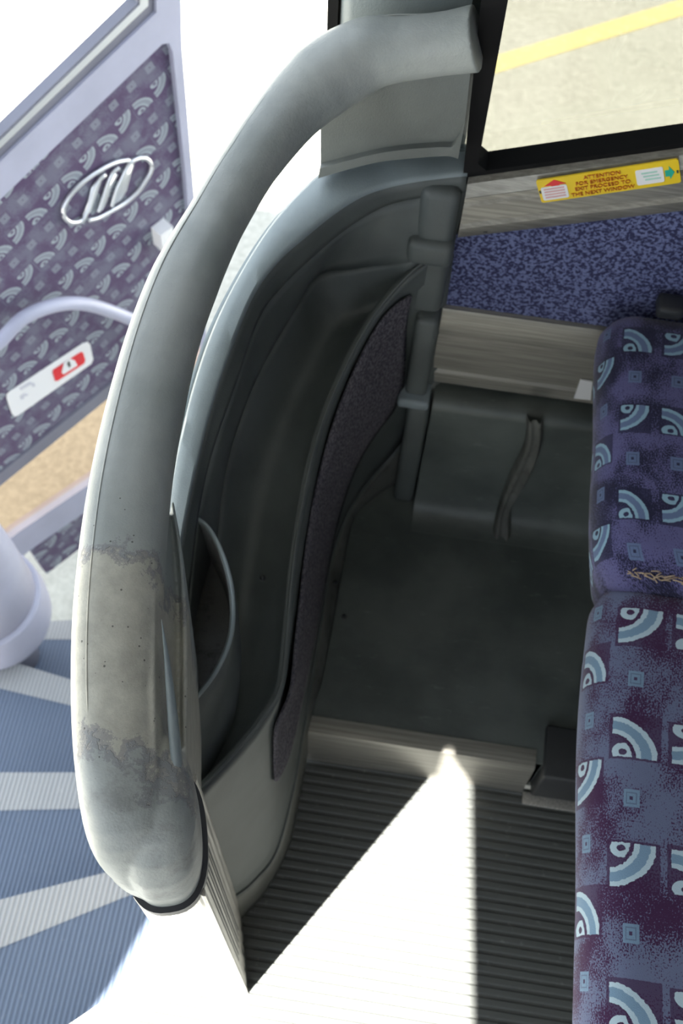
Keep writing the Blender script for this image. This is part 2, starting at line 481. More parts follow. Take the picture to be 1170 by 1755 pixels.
# black window seal
bm = bmesh.new()
zs = aty(820, 262, .968).z
wallprism(bm, [(.034, .692), (.046, .697), (.0475, zs - .02), (.9, capz(.9, zs - .02)), (XR, capz(XR, zs - .02)), (XR, capz(XR, zs)), (.9, capz(.9, zs)), (.056, zs + .004), (.046, zs + .012), (.040, 1.8), (.008, 1.8), (.020, 1.0), (.032, .78)], YW + .004, .030)
win = link('window_1', bm, 'black', None, False); struct(win, 'black rubber frame of the side window')
bm = bmesh.new(); wallprism(bm, [(.01, .75), (.9, capz(.9, .75)), (XR, capz(XR, .75)), (XR, 1.84), (.02, 1.84)], YW + .034, .006)
struct(link('window_glass', bm, 'tint', None, False), 'tinted glass of the side window')
# lower aluminium trim
lt = thing('wall_trim', 'wide grooved aluminium trim on the side wall above the dark duct', 'trim', (.04, YW, .4))
pr = [(0, .390), (-.010, .392), (-.014, .398), (-.014, .420), (-.010, .424), (-.010, .428), (-.015, .432), (-.015, .500), (-.010, .504), (-.011, .512), (-.015, .516), (-.015, .545), (-.010, .556), (0, .558)]
bm = bmesh.new(); V = grid(bm, [[(X, YW + .012 + a, z) for a, z in pr] for X in (.036, XR)]); bm.faces.new(V[0]); bm.faces.new(V[-1][::-1])
autosmooth(link('trim_extrusion', bm, 'alu_x', lt), 30)
p0 = aty(984, 683, YW - .006); p1 = aty(990, 652, YW - .006)
bm = bmesh.new(); prism(bm, [aty(983, 683, YW - .006), aty(1012, 686, YW - .006), aty(1015, 655, YW - .006), aty(994, 651, YW - .006)], (0, .002, 0)); 
tag(link('label', bm, 'white', None, False), 'small white label on the aluminium trim beside the window seat', 'label')

# duct / cove skirting
duct = thing('heater_duct', 'dark vinyl covered duct along the foot of the side wall', 'duct', (.1, .9, .1))
pr = [(.93, .386), (.916, .388), (.905, .384), (.901, .376), (.9, .20), (.896, .15), (.885, .118), (.868, .104), (.845, .1008), (.845, .095), (.945, .095), (.945, .386)]
bm = bmesh.new(); V = grid(bm, [[(X, a, z) for a, z in cr([(q[0], q[1], 0) for q in pr[:9]], 30) and [(p.x, p.y) for p in cr([(q[0], q[1], 0) for q in pr[:9]], 30)] + pr[9:]] for X in (.045, XR)], True)
autosmooth(link('duct_cover', bm, 'vinyl', duct), 50)
bm = bmesh.new()
jl = [(915, 688), (912, 735), (893, 775), (872, 825), (868, 858)]; jr = [(936, 690), (934, 735), (915, 785), (893, 815), (881, 888)]
zz = [(.397, .897), (.33, .893), (.24, .893), (.15, .888), (.104, .862)]
rl = [Vector((aty(*p, q[1]).x, q[1], q[0])) for p, q in zip(jl, zz)]; rr = [Vector((aty(*p, q[1]).x, q[1], q[0])) for p, q in zip(jr, zz)]
cl, c2 = cr(rl, 24), cr(rr, 24)
rows = []
for a, c in zip(cl, c2):
    rows.append([a.lerp(c, t) + Vector((0, -h, h * .3)) for t, h in ((-.25, -.006), (-.15, .006), (.1, .015), (.32, .008), (.6, .007), (.85, .016), (1.1, .006), (1.2, -.006))])
grid(bm, rows); link('joint_cover', bm, 'skirt', duct)

# riser nosing of the platform
nos = thing('platform_nosing', 'flat aluminium nosing along the edge of the seat platform', 'trim', (0, .48, 0))
bm = bmesh.new()
pr = [(.512, .1015), (.494, .1035), (.487, .101), (.484, .094), (.478, .012), (.474, .002), (.474, -.02), (.512, -.02)]
V = grid(bm, [[(X, a, z) for a, z in pr] for X in (-.072, .272)], True); bm.faces.new(V[0]); bm.faces.new(V[-1][::-1])
autosmooth(link('nosing_extrusion', bm, 'alu_x', nos), 30)
bm = bmesh.new(); box(bm, (.2722, .492, 0), (.282, .51, .098)); link('gap_liner', bm, 'black', nos)

# rest of the coach body
bm = bmesh.new(); box(bm, (XR, -1.7, -.2), (XR + .05, 1.0, 1.85)); struct(link('wall_rear', bm, 'head', None, False))
bm = bmesh.new(); box(bm, (-.122, .985, -.9), (.03, 1.05, 1.95), .015)
struct(link('wall_pillar', bm, 'ledge', None, True), 'grey pillar between the doorway and the side window')
bm = bmesh.new(); box(bm, (-.134, .99, -.9), (-.123, 1.04, 1.95)); struct(link('door_seal', bm, 'black', None, False))
bm = bmesh.new(); box(bm, (-.12, .975, -1.0), (XR, 1.03, .55)); struct(link('wall_outer_skin', bm, 'head', None, False))
bm = bmesh.new(); box(bm, (0.03, .95, 1.9), (XR, 1.0, 1.95)); box(bm, (-1.3, .95, 1.8), (.04, 1.04, 1.95)); struct(link('window_header', bm, 'head', None, False))
# unseen opening added in the ceiling, shaped to throw the sun on the aisle
bm = bmesh.new(); box(bm, (-2.3, -1.75, -.05), (XR, -1.70, .62)); box(bm, (-2.3, -1.75, 1.62), (XR, -1.70, 1.85)); box(bm, (-.9, -1.75, .62), (-.8, -1.70, 1.62)); box(bm, (.55, -1.75, .62), (XR, -1.70, 1.62)); struct(link('wall_left', bm, 'head', None, False))
ZC = 1.85
sun_patch = [(.182, .548), (.223, .138), (.265, -.30), (-.75, -.65), (-.395, .01), (-.358, .12), (-.318, .22), (-.04, .43), (.104, .468), (.142, .480)]  # wanted sun outline at floor level, projected up to the added ceiling opening
tc_ = ZC / -sdir.z
OP = [(x - sdir.x * tc_, y - sdir.y * tc_) for x, y in sun_patch]
bm = bmesh.new()
outer = [(-2.3, -1.75), (XR, -1.75), (XR, 1.1), (-2.3, 1.1)]
ov = [bm.verts.new((x, y, ZC)) for x, y in outer]; iv = [bm.verts.new((x, y, ZC)) for x, y in OP]
es = [bm.edges.new((ov[i], ov[(i + 1) % 4])) for i in range(4)] + [bm.edges.new((iv[i], iv[(i + 1) % len(iv)])) for i in range(len(iv))]
bmesh.ops.triangle_fill(bm, edges=es, use_beauty=True)
g = bmesh.ops.extrude_face_region(bm, geom=bm.faces[:]); bmesh.ops.translate(bm, vec=(0, 0, .02), verts=[v for v in g['geom'] if isinstance(v, bmesh.types.BMVert)])
struct(link('ceiling', bm, 'head', None, False))
print('OPENING', OP)

# ================================================================== STAIR BARRIER
bar = thing('stair_barrier', 'grey moulded barrier with a thick curved handrail guarding the stairwell', 'barrier', (-.12, .5, 0))
# handrail
st = [((822, 14), (812, 118), .955), ((760, 27), (757, 124), .955), ((690, 34), (690, 134), .952), ((635, 34), (640, 147), .948), ((588, 52), (597, 172), .94),
      ((540, 84), (552, 203), .93), ((480, 145), (505, 248), .92), ((400, 245), (452, 325), .912), ((330, 350), (405, 415), .905),
      ((270, 450), (362, 520), .90), ((222, 565), (335, 610), .893), ((188, 680), (312, 720), .885), ((160, 800), (294, 830), .878),
      ((140, 920), (285, 935), .87), ((127, 1050), (279, 1060), .86), ((124, 1180), (279, 1180), .85), ((129, 1290), (285, 1290), .84),
      ((144, 1395), (297, 1392), .82)]
cen, rad = [], []
for (a, c, z) in st:
    m_ = ((a[0] + c[0]) / 2, (a[1] + c[1]) / 2); wpx = math.hypot(a[0] - c[0], a[1] - c[1])
    zc = {0: 0, 1: 0, 2: 0, 3: 0, 4: .928, 5: .916, 6: .900, 7: .886}.get(len(cen), z - .034)
    p = at(*m_, zc) if zc else aty(*m_, .932)
    depth = float((M.T @ (np.array(p) - np.array([0, 0, H])))[2])
    cen.append(p); rad.append(wpx / 2 * depth / F)
# the end bends down onto the post
zg = .70
gl, gm, gr_ = at(205, 1550, zg), at(265, 1566, zg), at(324, 1535, zg)
cen += [at(238, 1450, .735), at(262, 1475, zg - .0)]
rad += [.033, .033]
n = 110
P = cr(cen, n); Rr = [v.x for v in cr([(r, i * .05, 0) for i, r in enumerate(rad)], n)]
dd = [0]
for a, c in zip(cen, cen[1:]): dd.append(dd[-1] + (c - a).length)
def rad_at(t):
    s = t * dd[-1]
    for i in range(len(dd) - 1):
        if s <= dd[i + 1] + 1e-9:
            u = (s - dd[i]) / (dd[i + 1] - dd[i]); return rad[i] + (rad[i + 1] - rad[i]) * u
    return rad[-1]
LEN = dd[-1]
WA, WB = -at(200, 972, .855).y, -at(200, 1300, .83).y
MAT['rail'] = railmat()
rows = []; SEG = 40
def sup(a, e):
    c, s = math.cos(a), math.sin(a)
    return math.copysign(abs(c) ** (2 / e), c), math.copysign(abs(s) ** (2 / e), s)
side_prev = None
for i, p in enumerate(P):
    t = (P[min(i + 1, n - 1)] - P[max(i - 1, 0)]).normalized()
    th = Vector((t.x, t.y, 0))
    s = Vector((0, 0, 1)).cross(th).normalized() * -1     # to the passenger side
    u = s.cross(t); u = u if u.z > 0 or i > n * .9 else -u
    if side_prev is not None and s.dot(side_prev) < 0: s = -s
    side_prev = s
    f_ = i / (n - 1); r = rad_at(f_)
    row = []
    for k in range(SEG):
        a = 2 * math.pi * k / SEG; c, d = sup(a, 2.35)
        row.append(p + s * (c * r) + u * (d * min(r, .036)))
    rows.append(row)
bm = bmesh.new()
# smooth, forward-bulging hood end: blend last rows to the gasket outline
hood = []
def ring(z, cx_, cy_, rx, ry, e=3.2):
    return [Vector((cx_ + sup(2 * math.pi * k / SEG, e)[0] * rx, cy_ + sup(2 * math.pi * k / SEG, e)[1] * ry, z)) for k in range(SEG)]
V = grid(bm, rows, True, uv=lambda i, k: (i / (n - 1) * LEN, k / SEG))
bm.faces.new(V[0]); bm.faces.new(V[-1][::-1])
railbm = bm
# hood that closes the rail over the post (super-ellipsoid with its lower rim on the gasket)
ax = Vector((-.047, .162, 0)).normalized()     # post axis runs outward from the camera foot
hc = Vector((-.150, .190, zg)); hx = Vector((ax.y, -ax.x, 0))
def hood_ring(z, sx, sy, dy, e=2.6):
    out = []
    for k in range(48):
        c, d = sup(2 * math.pi * k / 48, e); out.append(Vector((hc.x, hc.y, z)) + hx * (c * sx) + ax * (d * sy + dy))
    return out
rws = [hood_ring(zg - .004, .0325, .058, 0), hood_ring(zg + .03, .0340, .0590, .001), hood_ring(zg + .06, .0345, .0570, .004), hood_ring(zg + .085, .034, .052, .010), hood_ring(zg + .103, .031, .045, .018), hood_ring(zg + .116, .024, .034, .028), hood_ring(zg + .122, .012, .018, .036)]
V = grid(railbm, rws, True); railbm.faces.new(V[0]); railbm.faces.new(V[-1][::-1])
# gasket
bm = bmesh.new()
V = grid(bm, [hood_ring(zg - .020, .0365, .0625, 0), hood_ring(zg - .001, .0370, .063, 0), hood_ring(zg, .030, .055, 0)], True); bm.faces.new(V[0])
autosmooth(link('gasket', bm, 'gasket', bar), 40)
# post
post_t = [Vector((hc.x, hc.y, zg - .010)) + hx * a + ax * b for a, b in ((.031, -.052), (.031, .056), (-.031, .056), (-.031, -.045))]
bx0 = at(425, 1703, 0)
post_b = [bx0, bx0 + ax * .115, bx0 + ax * .115 - hx * .064, bx0 - hx * .064 + ax * .006]
bm = bmesh.new()
def lerp4(Q, R, t): return [a.lerp(c, t) for a, c in zip(Q, R)]
def rim(Q):
    # ribbed outline of the extrusion: flutes on the front and right faces
    pts = []
    for (a, c, nf) in ((Q[3], Q[0], 7), (Q[0], Q[1], 6), (Q[1], Q[2], 2), (Q[2], Q[3], 2)):
        d = (c - a); nn = Vector((d.y, -d.x, 0)).normalized()
        ctr = sum(Q, Vector()) / 4
        if nn.dot((a + c) / 2 - ctr) < 0: nn = -nn
        cnt = nf * 4
        for k in range(cnt):
            t = k / cnt; ph = (k % 4)
            dep = -.0013 if (ph == 2 and (.08 < t < .93)) else 0
            pts.append(a + d * t + nn * dep)
    return pts
R1, R0 = rim(post_t), rim(post_b)
V = grid(bm, [R0, R1], True); bm.faces.new(V[0]); bm.faces.new(V[-1][::-1])
link('post', bm, 'alu', bar, False)
# dark slotted grooves on the right face of the post
bm = bmesh.new()
Tr, Br = post_t[:2], post_b[:2]
for k in range(6):
    u0 = .14 + k * .085
    a0 = Tr[0].lerp(Tr[1], u0); c0 = Br[0].lerp(Br[1], u0)
    a1 = Tr[0].lerp(Tr[1], u0 + .022); c1 = Br[0].lerp(Br[1], u0 + .022)
    t0, t1 = .02 + .05 * k * .4, .72 + .02 * k
    o_ = hx * .0004
    prism(bm, [a0.lerp(c0, t0) + o_, a1.lerp(c1, t0) + o_, a1.lerp(c1, t1) + o_, a0.lerp(c0, t1) + o_], hx * -.002)
link('groove', bm, 'gasket', bar, False)

# ledge (outer skin top): curves in pixel + height
C2 = pz((805, 246, .79), (760, 250, .785), (700, 258, .78), (640, 266, .77), (590, 278, .765), (548, 297, .76), (500, 342, .755), (455, 398, .75), (405, 480, .74), (365, 562, .725), (333, 655, .70), (308, 755, .67), (290, 850, .64), (280, 940, .61), (268, 1020, .585))
C3 = pz((800, 302, .79), (760, 306, .785), (715, 312, .78), (665, 322, .77), (620, 338, .765), (575, 366, .76), (530, 402, .755), (480, 446, .748), (436, 505, .74), (401, 588, .725), (372, 670, .70), (347, 760, .67), (323, 870, .64), (308, 950, .61), (292, 1030, .585))
C3b = pz((800, 330, .765), (760, 333, .76), (715, 340, .75), (670, 350, .735), (635, 366, .725), (595, 392, .715), (554, 425, .705), (488, 487, .698), (446, 543, .69), (408, 649, .675), (370, 757, .645), (352, 823, .62), (338, 900, .60), (325, 1010, .57), (308, 1090, .55))
C2o = [p + Vector((-.004, 0.004, -.02)) for p in C2]
def mid(A, B, t, dz=0): return [a.lerp(c, t) + Vector((0, 0, dz)) for a, c in zip(A, B)]
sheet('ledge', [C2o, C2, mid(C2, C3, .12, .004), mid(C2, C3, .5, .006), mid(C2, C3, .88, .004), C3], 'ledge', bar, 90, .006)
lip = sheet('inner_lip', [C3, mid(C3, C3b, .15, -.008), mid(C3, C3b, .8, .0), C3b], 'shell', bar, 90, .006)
# outer skirt into the stairwell
OS = [Vector((p.x - .002, p.y + .002, -.1)) for p in C2]
OS2 = [Vector((p.x * .9 - .0, p.y, -.85)) for p in C2]
sheet('outer_panel', [C2o, OS, OS2], 'ledge', bar, 60, .006)

# inner wall rim
C5 = pz((775, 432, .66), (738, 442, .66), (700, 472, .645), (672, 502, .635), (640, 542, .62), (600, 612, .60), (560, 702, .575), (535, 782, .555), (515, 880, .53), (501, 980, .51), (492, 1080, .49), (481, 1175, .465), (452, 1228, .46), (402, 1290, .465), (340, 1357, .48))
C4 = pz((775, 425, .675), (738, 433, .67), (700, 450, .66), (650, 455, .64), (600, 462, .63), (544, 472, .62), (507, 531, .61), (470, 592, .60), (430, 672, .59), (396, 770, .56), (380, 850, .54), (372, 930, .52), (352, 1030, .50), (335, 1150, .48), (325, 1290, .48))
# upper bowl wall: C3b to C4
bowl0 = [C3b[i] for i in range(len(C3b))]
B1 = cr(C3b, 30); B2 = cr(C4, 30); B5 = cr(C5, 30)
midb = [a.lerp(c, .5) + Vector((0, 0, -.03)) for a, c in zip(B1, B2)]
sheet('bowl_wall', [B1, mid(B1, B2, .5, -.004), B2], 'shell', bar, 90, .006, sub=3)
tr1 = [a.lerp(c, .35) + Vector((0, 0, -.055)) for a, c in zip(B2, B5)]
tr2 = [a.lerp(c, .8) + Vector((0, 0, -.030)) for a, c in zip(B2, B5)]
sheet('tray', [B2, tr1, tr2, B5], 'shell', bar, 90, .005, sub=5)
bm = bmesh.new(); tube(bm, [p + Vector((0, 0, .001)) for p in C5], .0022, 90, 10); link('tray_rim', bm, 'shell', bar)
# wall below the rim to the skirt
C6 = pz((768, 640, .385), (735, 665, .385), (705, 735, .22), (672, 780, .17), (640, 815, .155), (600, 872, .15), (570, 950, .15), (552, 1050, .15), (536, 1150, .15), (519, 1250, .14), (502, 1350, .12), (472, 1460, .10), (434, 1510, .10), (410, 1530, .10), (392, 1542, .10))
C7 = pz((775, 690, .30), (728, 802, .101), (690, 822, .101), (655, 843, .101), (628, 862, .101), (606, 890, .101), (590, 960, .101), (574, 1050, .101), (560, 1130, .101), (545, 1200, .09), (521, 1325, .0), (496, 1448, 0), (455, 1528, 0), (425, 1562, 0), (398, 1592, 0))
W1 = [a.lerp(c, .45) for a, c in zip(C5, C6)]
for i in range(10, 15): W1[i] = W1[i] + Vector((-.006, -.004, 0)) * 1
inp = sheet('inner_panel', [C5, W1, C6], 'shell', bar, 90, .006, sub=6)
sk = [a + Vector((.003, -.002, -.004)) for a in C6]
sheet('skirt', [C6, sk, mid(sk, C7, .25, .0), C7], 'skirt', bar, 90, .006, sub=2)
bm = bmesh.new(); tube(bm, [p for p in C6[1:]], .003, 90, 8); link('skirt_bead', bm, 'shell', bar)
def on_inner(x, y):
    """point on the inner panel under pixel: interpolate heights between rim and skirt"""
    best = None
    A = cr(C5, 160); B = cr(C6, 160)
    r = Vector(_ray(x, y)); o_ = Vector((0, 0, H))
    import mathutils
    for i in range(159):
        for tri in ((A[i], A[i + 1], B[i]), (A[i + 1], B[i + 1], B[i])):
            h = mathutils.geometry.intersect_ray_tri(*tri, r, o_, True)
            if h and (best is None or (h - o_).length < (best - o_).length): best = h
    return best
# carpet insert
ci = [(699, 505), (690, 560), (688, 640), (683, 672), (668, 705), (640, 742), (606, 800), (578, 880), (560, 960), (543, 1050), (525, 1140), (505, 1235), (488, 1300), (470, 1337)]
ce = [(694, 507), (672, 522), (648, 548), (622, 592), (590, 660), (566, 725), (545, 800), (528, 880), (514, 980), (503, 1080), (492, 1180), (468, 1240), (464, 1290), (466, 1337)]
Ri = [on_inner(*p) for p in ci]; Le = [on_inner(*p) for p in ce]
off = Vector((.004, -.001, .001))
okk = [(a, c) for a, c in zip(Ri, Le) if a and c]
print('insert', len(okk), len(ci))
Ra, La = cr([a for a, c in okk], 60), cr([c for a, c in okk], 60)
rws = []
for a, c in zip(La, Ra):
    row = []
    for k in range(9):
        row.append(a.lerp(c, k / 8) + off)
    rws.append(row)
bm = bmesh.new(); grid(bm, rws)
o = link('carpet_insert', bm, 'insert', inp, recalc=False); o['label'] = 'charcoal carpet insert'
md = o.modifiers.new('thickness', 'SOLIDIFY'); md.thickness = .003; md.offset = 0
# wall-end block between rail and ledge
blk = pz((812, 100, .915), (760, 108, .915), (700, 118, .915), (640, 135, .90), (600, 165, .895), (575, 188, .89), (549, 207, .885))
yb = .925
top_ = [aty(x, y, yb) for x, y in ((808, 105), (790, 108), (760, 112), (700, 120), (650, 132), (600, 165), (549, 206))]
bot_ = [aty(x, y, yb) for x, y in ((786, 262), (772, 258), (750, 258), (700, 262), (650, 268), (600, 280), (547, 296))]
mid1 = [aty(x, y, yb) for x, y in ((797, 205), (780, 240), (752, 243), (700, 247), (650, 254), (600, 266), (549, 280))]
bm = bmesh.new()
T_, M_, B_ = cr(top_, 40), cr(mid1, 40), cr(bot_, 40)
bk = lambda L, dx=-.012: [p + Vector((0 if i > 4 else dx, .045, 0)) for i, p in enumerate(L)]
V = grid(bm, [T_, M_, [p + Vector((0, -.007, -.001)) for p in M_], [p + Vector((0, -.009, 0)) for p in B_], [p + Vector((0, .02, -.004)) for p in B_], bk(B_), bk(T_), T_])
bmesh.ops.remove_doubles(bm, verts=bm.verts[:], dist=1e-5)
bmesh.ops.holes_fill(bm, edges=[e for e in bm.edges if e.is_boundary])
autosmooth(link('mounting_block', bm, 'shell', bar), 30)
# end cover column at the wall
ec = [((806, 262), (742, 300), .90, .74), ]
def colseg(name, z0, z1, x0, x1, y0, y1, mat='shell', r=.008):
    bm = bmesh.new(); box(bm, (x0, y0, z0), (x1, y1, z1), r); return autosmooth(link(name, bm, mat, bar), 60)
colseg('end_cover', .56, .775, -.012, .034, .918, .955, 'shell', .012)
colseg('end_cover', .392, .562, .003, .034, .905, .955, 'shell', .008)
colseg('end_cover', .375, .395, -.006, .040, .893, .985, 'ledge', .006)
colseg('end_cover', .1015, .378, .010, .042, .895, .985, 'shell', .008)
colseg('collar', .66, .70, -.02, .036, .908, .955, 'shell', .010)
# screws
for (x, y) in ((450, 990), ):
    p = at(x, y, .495)
    bm = bmesh.new(); bmesh.ops.create_uvsphere(bm, u_segments=12, v_segments=6, radius=.004, matrix=Matrix.Translation(p)); link('screw', bm, 'dark', bar)
for (x, y) in ((575, 998), (533, 1165), (498, 1355), (590, 1057)):
    p = at(x, y, .11 if y > 1300 else .13)
    bm = bmesh.new(); bmesh.ops.create_uvsphere(bm, u_segments=12, v_segments=6, radius=.004, matrix=Matrix.Translation(p)); link('screw', bm, 'dark', bar)

# pocket at the lower end
rimc = pz((312, 884, .60), (326, 885, .60), (340, 890, .60), (358, 905, .60), (380, 945, .60), (396, 1000, .595), (400, 1055, .59), (392, 1105, .58), (365, 1160, .57), (318, 1218, .56), (300, 1240, .56))
low = pz((316, 925, .46), (336, 918, .46), (362, 920, .46), (385, 950, .46), (400, 1000, .46), (409, 1060, .46), (413, 1120, .455), (410, 1180, .45), (395, 1240, .445), (345, 1350, .44), (318, 1400, .44))
low2 = pz((322, 1010, .38), (345, 1000, .36), (365, 1000, .34), (385, 1040, .3), (395, 1090, .3), (400, 1140, .3), (402, 1200, .3), (398, 1260, .3), (385, 1330, .3), (350, 1430, .3), (330, 1480, .3))
pock = sheet('pocket', [rimc, mid(rimc, low, .5, .004), low, low2], 'shell', bar, 70, .004, sub=3)
bm = bmesh.new(); tube(bm, rimc, .0022, 70, 10); link('pocket_rim', bm, 'ledge', pock)
fl = [p.copy() for p in cr(rimc, 30)]; 
flo = [Vector((p.x - .006, p.y, .52)) for p in fl]
inn_ = [Vector((-.20 + .0 * k, fl[k].y, .52)) for k in range(30)]
sheet('pocket_floor', [inn_, flo, [p + Vector((-.003, 0, -.004)) for p in fl]], 'shell_dirty', bar, 30, .003)
# end panel / flank beneath the rail
FK = pz((296, 852, .80), (305, 900, .80), (313, 950, .80), (319, 1020, .795), (321, 1100, .79), (321, 1200, .785), (321, 1300, .78), (322, 1380, .77), (326, 1450, .755), (328, 1510, .73))
FI = pz((270, 852, .86), (268, 900, .86), (267, 960, .855), (266, 1020, .85), (265, 1100, .845), (265, 1200, .84), (268, 1300, .83), (276, 1390, .81), (290, 1450, .79), (306, 1500, .76))
FB = [Vector((p.x - .012, p.y - .004, .58 if i < 7 else .66 + .01 * i)) for i, p in enumerate(FK)]
FB = [Vector((p.x - .010, p.y, .50)) for p in FK[:7]] + [Vector((p.x - .004, p.y, zg - .004)) for p in FK[7:]]
FM = mid(FI, FK, .55, -.022)
fr_ = [FI, mid(FI, FK, .3, -.030), mid(FI, FK, .6, -.034), mid(FI, FK, .85, -.006), FK, mid(FK, FB, .08, -.004), FB,
       [p + Vector((-.03, -.004, 0)) for p in FB], [p + Vector((-.022, -.004, -.03)) for p in FI], [p + Vector((-.02, 0, -.004)) for p in FI]]
fr_ = [cr(c, 60) for c in fr_]
Vf = grid(railbm, [[c[k] for c in fr_] for k in range(60)], True)
railbm.faces.new(Vf[0]); railbm.faces.new(Vf[-1][::-1])
rail = link('handrail', railbm, 'rail', bar)
md = rail.modifiers.new('blend', 'REMESH'); md.mode = 'VOXEL'; md.voxel_size = .0018; md.use_smooth_shade = True
md = rail.modifiers.new('soften', 'SMOOTH'); md.factor = .5; md.iterations = 7
smp = [P[k] + Vector((0, 0, min(rad_at(k / (n - 1)), .036) * .86)) for k in range(2, n - 12, 4)]
sm2 = []
for k in range(2, n - 12, 4):
    t = (P[k + 1] - P[k - 1]).normalized(); s_ = Vector((t.y, -t.x, 0)).normalized(); s_ = s_ if s_.x < 0 or k < 20 else s_
    if s_.y < 0 and k < 20: s_ = -s_
    if k >= 20 and s_.x > 0: s_ = -s_
    r = rad_at(k / (n - 1)); a = math.radians(62); c_, d_2 = sup(a, 2.35)
    sm2.append(P[k] + s_ * (c_ * r) + Vector((0, 0, 1)) * (d_2 * min(r, .036)))
bm = bmesh.new(); tube(bm, sm2, .0009, 160, 6); link('moulding_seam', bm, 'rail', rail)
g0 = pz((276, 1062, .845), (280, 1120, .84), (284, 1200, .832), (290, 1290, .82), (300, 1370, .80), (315, 1428, .775))
g1 = pz((277, 1062, .846), (289, 1120, .836), (301, 1200, .828), (311, 1290, .815), (316, 1370, .795), (318, 1428, .775))
rws = []
ga, gb = cr(g0, 40), cr(g1, 40)
bm = bmesh.new()
for a, c in zip(ga, gb):
    wv = (c - a).length
    rws.append([a.lerp(c, t) + Vector((0, 0, h * wv)) for t, h in ((0, -.35), (.1, .1), (.35, .4), (.65, .4), (.9, .1), (1, -.35))])
V = grid(bm, rws, True); link('slot_highlight', bm, 'ledge', rail)  # pale raised sliver standing in for the bluish highlight along the slot
# bright plate behind the post
bm = bmesh.new()
prism(bm, [at(318, 1335, .55), at(334, 1345, .55), at(420, 1640, .03), at(424, 1690, .01), at(380, 1600, .05)], (-.006, .01, 0))
link('post_flange', bm, 'shell', bar, False)

# ================================================================== SEAT
seat = thing('coach_seat', 'double coach seat in patterned blue and plum fabric at the right edge', 'seat', (.5, .5, .1))
def cushion(name, mat, x0, x1, y0, y1, z0, z1, r, bul=.006, seed=0, tilt=0):
    bm = bmesh.new(); N = (30, 40, 10)
    uvl = bm.loops.layers.uv.verify()
    lo = Vector((x0 + r, y0 + r, z0 + r)); hi = Vector((x1 - r, y1 - r, z1 - r))
    def mapp(u, v, w_):
        p = Vector((x0 + (x1 - x0) * u, y0 + (y1 - y0) * v, z0 + (z1 - z0) * w_))
        c = Vector([min(max(p[i], lo[i]), hi[i]) for i in range(3)])
        d = p - c
        if d.length > 1e-9: p = c + d.normalized() * r
        ty = (p.y - y0) / (y1 - y0); tx = (p.x - x0) / (x1 - x0)
        if p.z > (z0 + z1) / 2: p.z += bul * math.sin(math.pi * min(1, max(0, ty))) * 1.2
        if tx < .5: p.x -= bul * .9 * math.sin(math.pi * ty) + .002 * math.sin(ty * 9 + seed)
        # front undercut
        if tx < .3: p.x += max(0, (z1 - .05 - p.z)) * .25
        p.x += tilt * (ty - .5)
        return p
    cache = {}
    def vert(u, v, w_):
        p = mapp(u, v, w_); k = (round(p.x, 5), round(p.y, 5), round(p.z, 5))
        if k not in cache: cache[k] = bm.verts.new(p)
        return cache[k]
    def sp(n_):  # denser towards the ends
        return [.5 - .5 * math.cos(math.pi * k / n_) for k in range(n_ + 1)]
    sx, sy, sz = sp(N[0]), sp(N[1]), sp(N[2])
    def face(a, b, c, d):
        vs_ = []
        for q in (a, b, c, d):
            v = vert(*q)
            if v not in vs_: vs_.append(v)
        if len(vs_) < 3: return
        try: f = bm.faces.new(vs_)
        except ValueError: return
        for lp in f.loops:
            co = lp.vert.co
            lp[uvl].uv = (co.y, co.x + co.z)
    for fx in (0, 1):
        for j in range(N[1]):
            for k in range(N[2]): face((fx, sy[j], sz[k]), (fx, sy[j + 1], sz[k]), (fx, sy[j + 1], sz[k + 1]), (fx, sy[j], sz[k + 1]))
    for fy in (0, 1):
        for i in range(N[0]):
            for k in range(N[2]): face((sx[i], fy, sz[k]), (sx[i + 1], fy, sz[k]), (sx[i + 1], fy, sz[k + 1]), (sx[i], fy, sz[k + 1]))
    for fz in (0, 1):
        for i in range(N[0]):
            for j in range(N[1]): face((sx[i], sy[j], fz), (sx[i + 1], sy[j], fz), (sx[i + 1], sy[j + 1], fz), (sx[i], sy[j + 1], fz))
    return link(name, bm, mat, seat)
c1 = cushion('seat_cushion', 'seat_i', .238, .70, .552, .932, .44, .625, .045, .006, 0, -.006); c1['label'] = 'indigo patterned cushion by the window'
c2_ = cushion('seat_cushion', 'seat_p', .248, .70, .060, .578, .43, .592, .05, .008, 2, -.006); c2_['label'] = 'plum patterned cushion by the aisle'
b1 = cushion('backrest', 'seat_i', .66, .78, .505, .925, .55, 1.15, .04, .002); b2 = cushion('backrest', 'seat_p', .66, .78, .045, .50, .55, 1.15, .04, .002)
bm = bmesh.new(); box(bm, (.29, .09, .38), (.70, .90, .44), .01); link('seat_frame', bm, 'dark', seat)
bm = bmesh.new(); box(bm, (.40, .14, .0), (.46, .18, .40), .008); link('leg', bm, 'dark', seat)
p = at(930, 1310, .1)
bm = bmesh.new(); box(bm, (.283, .470, .0), (.60, .55, .112), .004); link('foot_block', bm, 'dark', seat)
bm = bmesh.new(); box(bm, (.272, .455, .001), (.60, .475, .008), .001); link('foot_flange', bm, 'alu', seat)
bm = bmesh.new(); box(bm, (.33, .60, .0985), (.60, .66, .40), .008); link('leg', bm, 'dark', seat)
